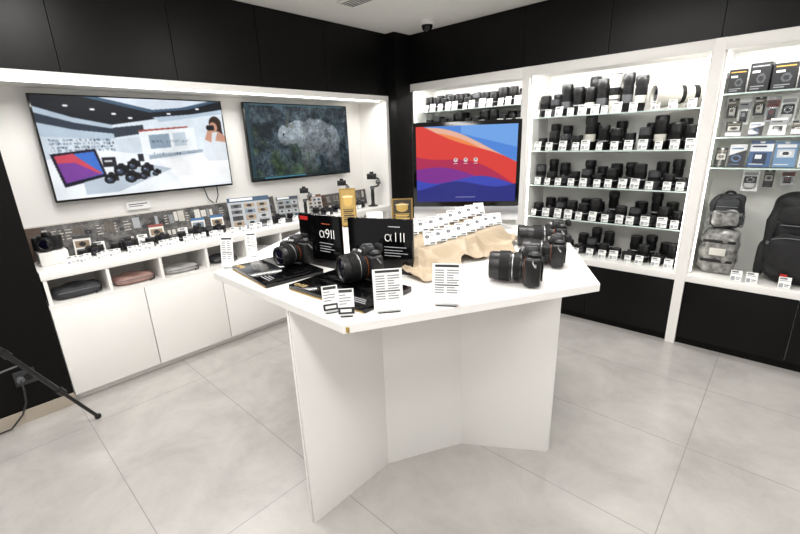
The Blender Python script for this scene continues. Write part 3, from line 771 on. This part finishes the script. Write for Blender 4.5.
def backpack(loc,W,D,H,rz,fab,fab2,lab,grp='camera backpacks in the cabinet',strapm=None,redtag=False):
    r=empty('backpack',lab,'backpack',grp,loc,rz)
    b=MB(); pillow(b,(0,0,H/2),(W,D*.8,H),0,.5,24,40)
    for v in b.bm.verts:
        v.co.y+=.012*math.sin(v.co.z*38+v.co.x*25)*(1 if v.co.y<0 else .2)+.006*math.sin(v.co.x*70-v.co.z*45)*(1 if v.co.y<0 else .2); v.co.x+=.009*math.sin(v.co.z*31)
    b.done('main_compartment',fab,r)
    b=MB(); pillow(b,(0,-D*.36,H*.33),(W*.8,D*.34,H*.5),0,.5,20,36)
    for v in b.bm.verts: v.co.y+=.009*math.sin(v.co.z*60+v.co.x*40); v.co.z+=.006*math.sin(v.co.x*50)
    b.done('front_pocket',fab2,r)
    b=MB(); pillow(b,(0,-D*.34,H*.76),(W*.7,D*.24,H*.22),0,.55); b.done('upper_pocket',fab,r)
    for sx in (-1,1):
        b=MB(); pillow(b,(sx*W*.47,-D*.05,H*.24),(W*.14,D*.5,H*.4),0,.5); b.done('side_pocket',fab2,r)
    arc=[(-W*.14,0,H*.97),(-W*.12,0,H*1.04),(0,0,H*1.07),(W*.12,0,H*1.04),(W*.14,0,H*.97)]
    MB().tube(arc,.008).done('top_handle',RUB,r)
    b=MB(); b.tube([(-W*.36,-D*.50,H*.5),(-W*.2,-D*.53,H*.53),(W*.2,-D*.53,H*.53),(W*.36,-D*.5,H*.5)],.003)
    b.tube([(-W*.3,-D*.46,H*.66),(W*.3,-D*.46,H*.66)],.003); b.done('zipper',GREYM,r)
    for sx in (-1,1):
        MB().tube([(sx*W*.36,-D*.30,H*.12),(sx*W*.40,-D*.38,H*.45),(sx*W*.33,-D*.38,H*.8),(sx*W*.22,-D*.2,H*.97)],.009).done('strap',strapm or GREYM,r)
        MB().box((sx*W*.395,-D*.40,H*.45),(.028,.012,.022),0,.003).done('buckle',GREYM,r)
    if redtag: MB().box((-W*.12,-D*.56,H*.10),(.035,.006,.05),0,.001).done('red_tag',REDM,r)
    return r
r=empty('wrapped_bag','grey patterned camera bag packed in crinkled clear plastic','bag','camera bags in the cabinet',(-.27,3.58,ZB+.001))
b=MB(); pillow(b,(0,0,.16),(.225,.18,.32),0,.5,24,40)
for vv in b.bm.verts: vv.co.y+=.007*math.sin(vv.co.z*90+vv.co.x*40)+.004*math.sin(vv.co.x*130); vv.co.x+=.005*math.sin(vv.co.z*70)
b.done('bag_body',WRAP,r)
MB().box((0,-.086,.235),(.18,.012,.020),0,.003).done('strap_band',PBLK,r)
MB().box((0,-.088,.10),(.18,.012,.020),0,.003).done('strap_band',PBLK,r)
MB().box((0,-.094,.165),(.09,.004,.05),0,.001).done('paper_label',LWHITE,r)
backpack((-.265,3.58,ZB+.322),.19,.17,.23,0,PGREY,WRAP,'charcoal grey shoulder bag resting on a wrapped bag','camera bags in the cabinet',PBLK)
backpack((.155,3.575,ZB+.001),.41,.25,.585,-8,PBLK,PBLK,'large black camera backpack with a small red tag','camera bags in the cabinet',PBLK,True)
for x,z in ((-.06,ZB),(.10,ZB),(-.14,ZB)): stag(x,3.415,z+.001,4,1.3)
# ============================================================ LEFT COUNTER GOODS
CG='cameras along the counter'
rb=MB().box((-3.25,.36,ZK+.0405),(.15,.14,.08),0,.004).done('white_riser',WHITE); tag(rb,'small white display riser block on the counter','riser')
kD.put((-3.25,.36,ZK+.081),62,1.05,'black camera standing on a white riser block',CG)
for y,x,kk,sc in ((.58,-3.25,kE,.75),(.77,-3.22,kD,.85),(.99,-3.25,kE,.72),(1.21,-3.20,kD,.9),(1.40,-3.23,kD,.7),(1.90,-3.2,kE,.75),(2.40,-3.15,kD,.8),(2.56,-3.20,kE,.75),(2.86,-3.2,kD,.8)):
    kk.put((x,y,ZK+.0005),face_cam(x,y)+random.uniform(-35,35)+0,sc,'small black camera displayed on the white counter',CG)
for y,c_,s_ in ((.50,'e',.7),(.68,'e',.8),(.89,'a',.55),(1.10,'e',.8),(1.30,'g',.5),(2.02,'e',.8),(2.30,'a',.7)):
    LT[c_].put((-3.19,y,ZK+.0005),0,(.75,.75,s_),'short black lens standing on the white counter','lenses along the counter')
def lowgadget():
    r=empty('pocket_camera','small flat black camera accessory lying on the counter','camera accessory','flat gadgets on the counter')
    MB().box((0,0,.016),(.10,.065,.03),0,.006).done('gadget_body',DGR,r)
    MB().box((0,-.002,.032),(.07,.045,.002),0,.001).done('gadget_screen',BLKG,r)
    MB().cyl(.01,0,.006,Matrix.Translation((.038,.02,.03)),16).done('gadget_dial',GREYM,r)
    return r
kP=Kind(lowgadget)
for y in (.70,.905,1.11,1.32,1.96,2.2): kP.put((-3.285 if y<1.5 else -3.15,y,ZK+.0005),random.uniform(50,110),.8)
cl_=((.42,.45,.48,.51),(.57,.60,.635,.67),(.74,.77,.80,.83,.86),(.93,.96,.99,1.03),(1.09,1.13,1.17,1.22),(1.28,1.31,1.34),(1.44,1.48,1.53),(1.60,1.63,1.66),(1.75,1.78),(1.86,1.9),(2.0,2.03,2.06),(2.2,),(2.36,2.4),(2.5,),(2.7,2.78))
for grp_ in cl_:
    for j,y in enumerate(grp_):
        x=-3.085-.03*(j%2)-random.uniform(0,.008); stag(x,y,ZK,face_cam(x,y)+random.uniform(-10,10),random.uniform(.7,.95))
for y in (.62,.88,1.16): stag(-3.31,y,ZK,78,1.3)
q=random.Random(3)
for y in (.53,.98,1.28,1.43):
    im=Img(20,26,q.choice(['e2e0dc','cfd8e0','d8d4cc'])); im.rect(0,0,1,.16,q.choice(['3a6a9a','8a453c','3b3b3d'])).rect(.1,.26,.9,.62,q.choice(['2c2d30','6f808d','8d7a62'])).ell(.5,.44,.2,.12,'141416').rect(.12,.7,.8,.73,'77787c').rect(.12,.8,.6,.83,'77787c')
    r=raster('leaflet',im,.095,.125,CARD,None,(-3.318,y,ZK+.002),78,None,.002); r.rotation_euler=(math.radians(-12),0,math.radians(78+q.uniform(-8,4))); tag(r,'small colour leaflet standing on the white counter','leaflet','leaflets along the counter')
sg=raster('counter_sign',Img(20,8,'f2f2f0').rect(.1,.2,.9,.35,'55565a').rect(.1,.5,.7,.62,'8a8b90'),.15,.055,CARD,None,(-3.395,.92,ZK+.24),90,None,.004)
def brochure(y,x,W,H,seed,cols,lab):
    r=empty('brochure_stand',lab,'brochure','brochures leaning along the counter',(x,y,ZK+.0005),74)
    im=Img(48,48,cols[0]); q=random.Random(seed)
    im.rect(0,0,1,.14,cols[1]).rect(.06,.03,.6,.1,'d9dadc')
    for i in range(4):
        for j in range(3):
            x_=.06+j*.31; y_=.2+i*.19
            im.rect(x_,y_,x_+.26,y_+.14,q.choice(['a9acb0','55565a','6f808d','2e3034','99856c'])); im.ell(x_+.13,y_+.07,.06,.045,'1b1b1d'); im.rect(x_,y_+.15,x_+.2,y_+.165,'77787c')
    raster('printed_sheet',im,W,H,CARD,r,(0,0,.004),0,RX(-14),.003)
    MB().box((0,.03,.002),(W*.8,.09,.004)).box((0,-.008,.008),(W*.9,.004,.014)).done('clear_holder',ACR,r)
brochure(1.66,-3.19,.33,.25,3,('a4a8ac','2f4a64'),'large grey and blue camera brochure in a clear holder')
brochure(2.07,-3.27,.20,.20,4,('8b8f8e','34404a'),'grey camera brochure in a clear holder')
brochure(2.38,-3.29,.14,.18,5,('c0bab4','6a453a'),'white and red camera brochure in a clear holder')
def make_gimbal():
    r=empty('camera_gimbal','slim black handheld camera stabiliser standing on the counter','gimbal','black camera stabilisers')
    MB().lathe([(0,0),(.045,0),(.045,.006),(.02,.012),(.015,.03),(.017,.10),(.014,.15),(0,.15)],I4,20).done('handle',BLK,r)
    MB().cyl(.020,.15,.18,I4,20).cyl(.018,-.02,.02,Matrix.Translation((.055,0,.215))@RY(90),18).cyl(.018,-.016,.016,Matrix.Translation((0,.05,.265))@RX(90),18).done('motor',GREYM,r)
    MB().tube([(0,0,.17),(.055,0,.18),(.055,0,.215),(.055,.05,.235),(.0,.05,.265),(0,0,.265)],.008).done('arm',BLK,r)
    MB().box((0,-.01,.265),(.085,.028,.05),0,.005).box((0,-.01,.298),(.035,.026,.018),0,.004).cyl(.020,0,.04,Matrix.Translation((0,-.02,.265))@RX(90),20).done('mounted_camera',BLK,r)
    return r
kM=Kind(make_gimbal)
kM.put((-3.25,2.23,ZK+.0005),60,.9); kM.put((-3.25,2.68,ZK+.0005),50,1.0); kM.put((-3.16,3.01,ZK+.0005),40,1.15)
def pouch(y,w,h,d,fab,lab):
    r=empty('soft_pouch',lab,'pouch','soft pouches in the cubbies',(-3.15,y,.6465),90)
    b=MB(); pillow(b,(0,0,h/2),(w,d,h),0,.6,16,36)
    for v in b.bm.verts:
        if v.co.z>h*.3: v.co.z+=.006*math.sin(v.co.x*45+v.co.y*30)
    b.done('pouch_body',fab,r)
    MB().tube([(-w*.42,-d*.42,h*.62),(-w*.2,-d*.49,h*.66),(w*.2,-d*.49,h*.66),(w*.42,-d*.42,h*.62)],.003).done('zipper',GREYM,r)
    MB().tube([(w*.40,-d*.1,h*.6),(w*.46,-d*.35,h*.5),(w*.42,-d*.5,h*.25),(w*.3,-d*.5,h*.1)],.004).done('wrist_strap',BLK,r)
for y,w,h,d,fb,lb in ((.42,.25,.07,.18,PGREY,'charcoal grey soft camera pouch lying in a cubby'),(.73,.24,.055,.18,PBRN,'dusty rose soft camera pouch lying in a cubby'),(1.03,.23,.045,.18,PLG,'pale grey soft camera pouch lying in a cubby'),(1.34,.20,.05,.17,PGREY,'charcoal grey soft pouch lying in a cubby'),(1.65,.22,.05,.17,PLG,'pale grey soft pouch lying in a cubby')):
    pouch(y,w,h,d,fb,lb)
# ============================================================ TRIPOD, SOCKET
ap=Vector((-2.51,-.19,1.0)); feet=[(-2.74,.30,.012),(-2.88,-.52,.012),(-2.02,-.40,.012)]
tr=empty('tripod','black aluminium tripod with telescopic legs on the floor','tripod',None,(0,0,0))
for ft in feet:
    F=Vector(ft); d_=(F-ap); a=ap+d_*.04
    b=MB(); b.tube([a,ap+d_*.42],.016).tube([ap+d_*.42,ap+d_*.74],.0125).tube([ap+d_*.74,F],.0095)
    for t in (.42,.74):
        P=ap+d_*t; dn=d_.normalized(); b.tube([P-dn*.02,P+dn*.02],.019)
    b.done('leg',BLK,tr)
    b=MB(); pillow(b,(F.x,F.y,.0135),(.034,.034,.026),0,.8,8); b.done('rubber_foot',RUB,tr)
    MB().tube([(ap.x,ap.y,.52),tuple(ap+d_*.5)],.005).done('spreader',GREYM,tr)
MB().tube([(ap.x,ap.y,.5),(ap.x,ap.y,1.22)],.013).done('centre_column',GREYM,tr)
MB().lathe([(0,-.04),(.045,-.035),(.045,.02),(.02,.035),(0,.035)],Matrix.Translation(ap),20).done('leg_collar',BLK,tr)
MB().box((ap.x,ap.y,1.27),(.06,.09,.05),0,.008).box((ap.x,ap.y,1.225),(.04,.04,.03),0,.005).tube([(ap.x,ap.y,1.25),(ap.x+.1,ap.y-.16,1.16)],.008).done('pan_head',BLK,tr)
so=empty('wall_socket','black wall power socket with a plugged-in cable','socket',None,(XA,.065,.275),90)
MB().box((0,-.006,0),(.095,.012,.09),0,.003).done('socket_plate',SOCK,so)
MB().cyl(.022,0,.004,Matrix.Translation((.018,-.011,.0))@RX(90),18).done('socket_well',BLKG,so)
MB().cyl(.018,0,.03,Matrix.Translation((-.022,-.011,-.0))@RX(90),18).done('plug',GREYM,so)
pts=[(-.022,-.04,0),(-.022,-.06,-.05),(-.03,-.055,-.13),(-.06,-.05,-.2),(-.12,-.05,-.26),(-.2,-.04,-.265),(-.32,-.04,-.265)]
MB().tube(pts,.005).done('power_cable',SOCK,so)
tag(sg,'small white printed sign against the niche wall','sign')
# ============================================================ CAMERA
pitch=math.radians(17); yaw=math.radians(43)
H=Vector((-math.sin(yaw),math.cos(yaw),0)); R0=Vector((math.cos(yaw),math.sin(yaw),0)); Z=Vector((0,0,1))
F=H*math.cos(pitch)-Z*math.sin(pitch); D0=-H*math.sin(pitch)-Z*math.cos(pitch)
c,s=.9994,.0346
Rr=R0*c+D0*s; Dd=D0*c-R0*s
cd=bpy.data.cameras.new('Camera'); cd.sensor_width=36; cd.lens=415/800*36; cd.clip_start=.05
cam=bpy.data.objects.new('Camera',cd); col.objects.link(cam)
M=Matrix((( Rr.x,-Dd.x,-F.x,0),(Rr.y,-Dd.y,-F.y,0),(Rr.z,-Dd.z,-F.z,1.5),(0,0,0,1)))
cam.matrix_world=M; scn.camera=cam
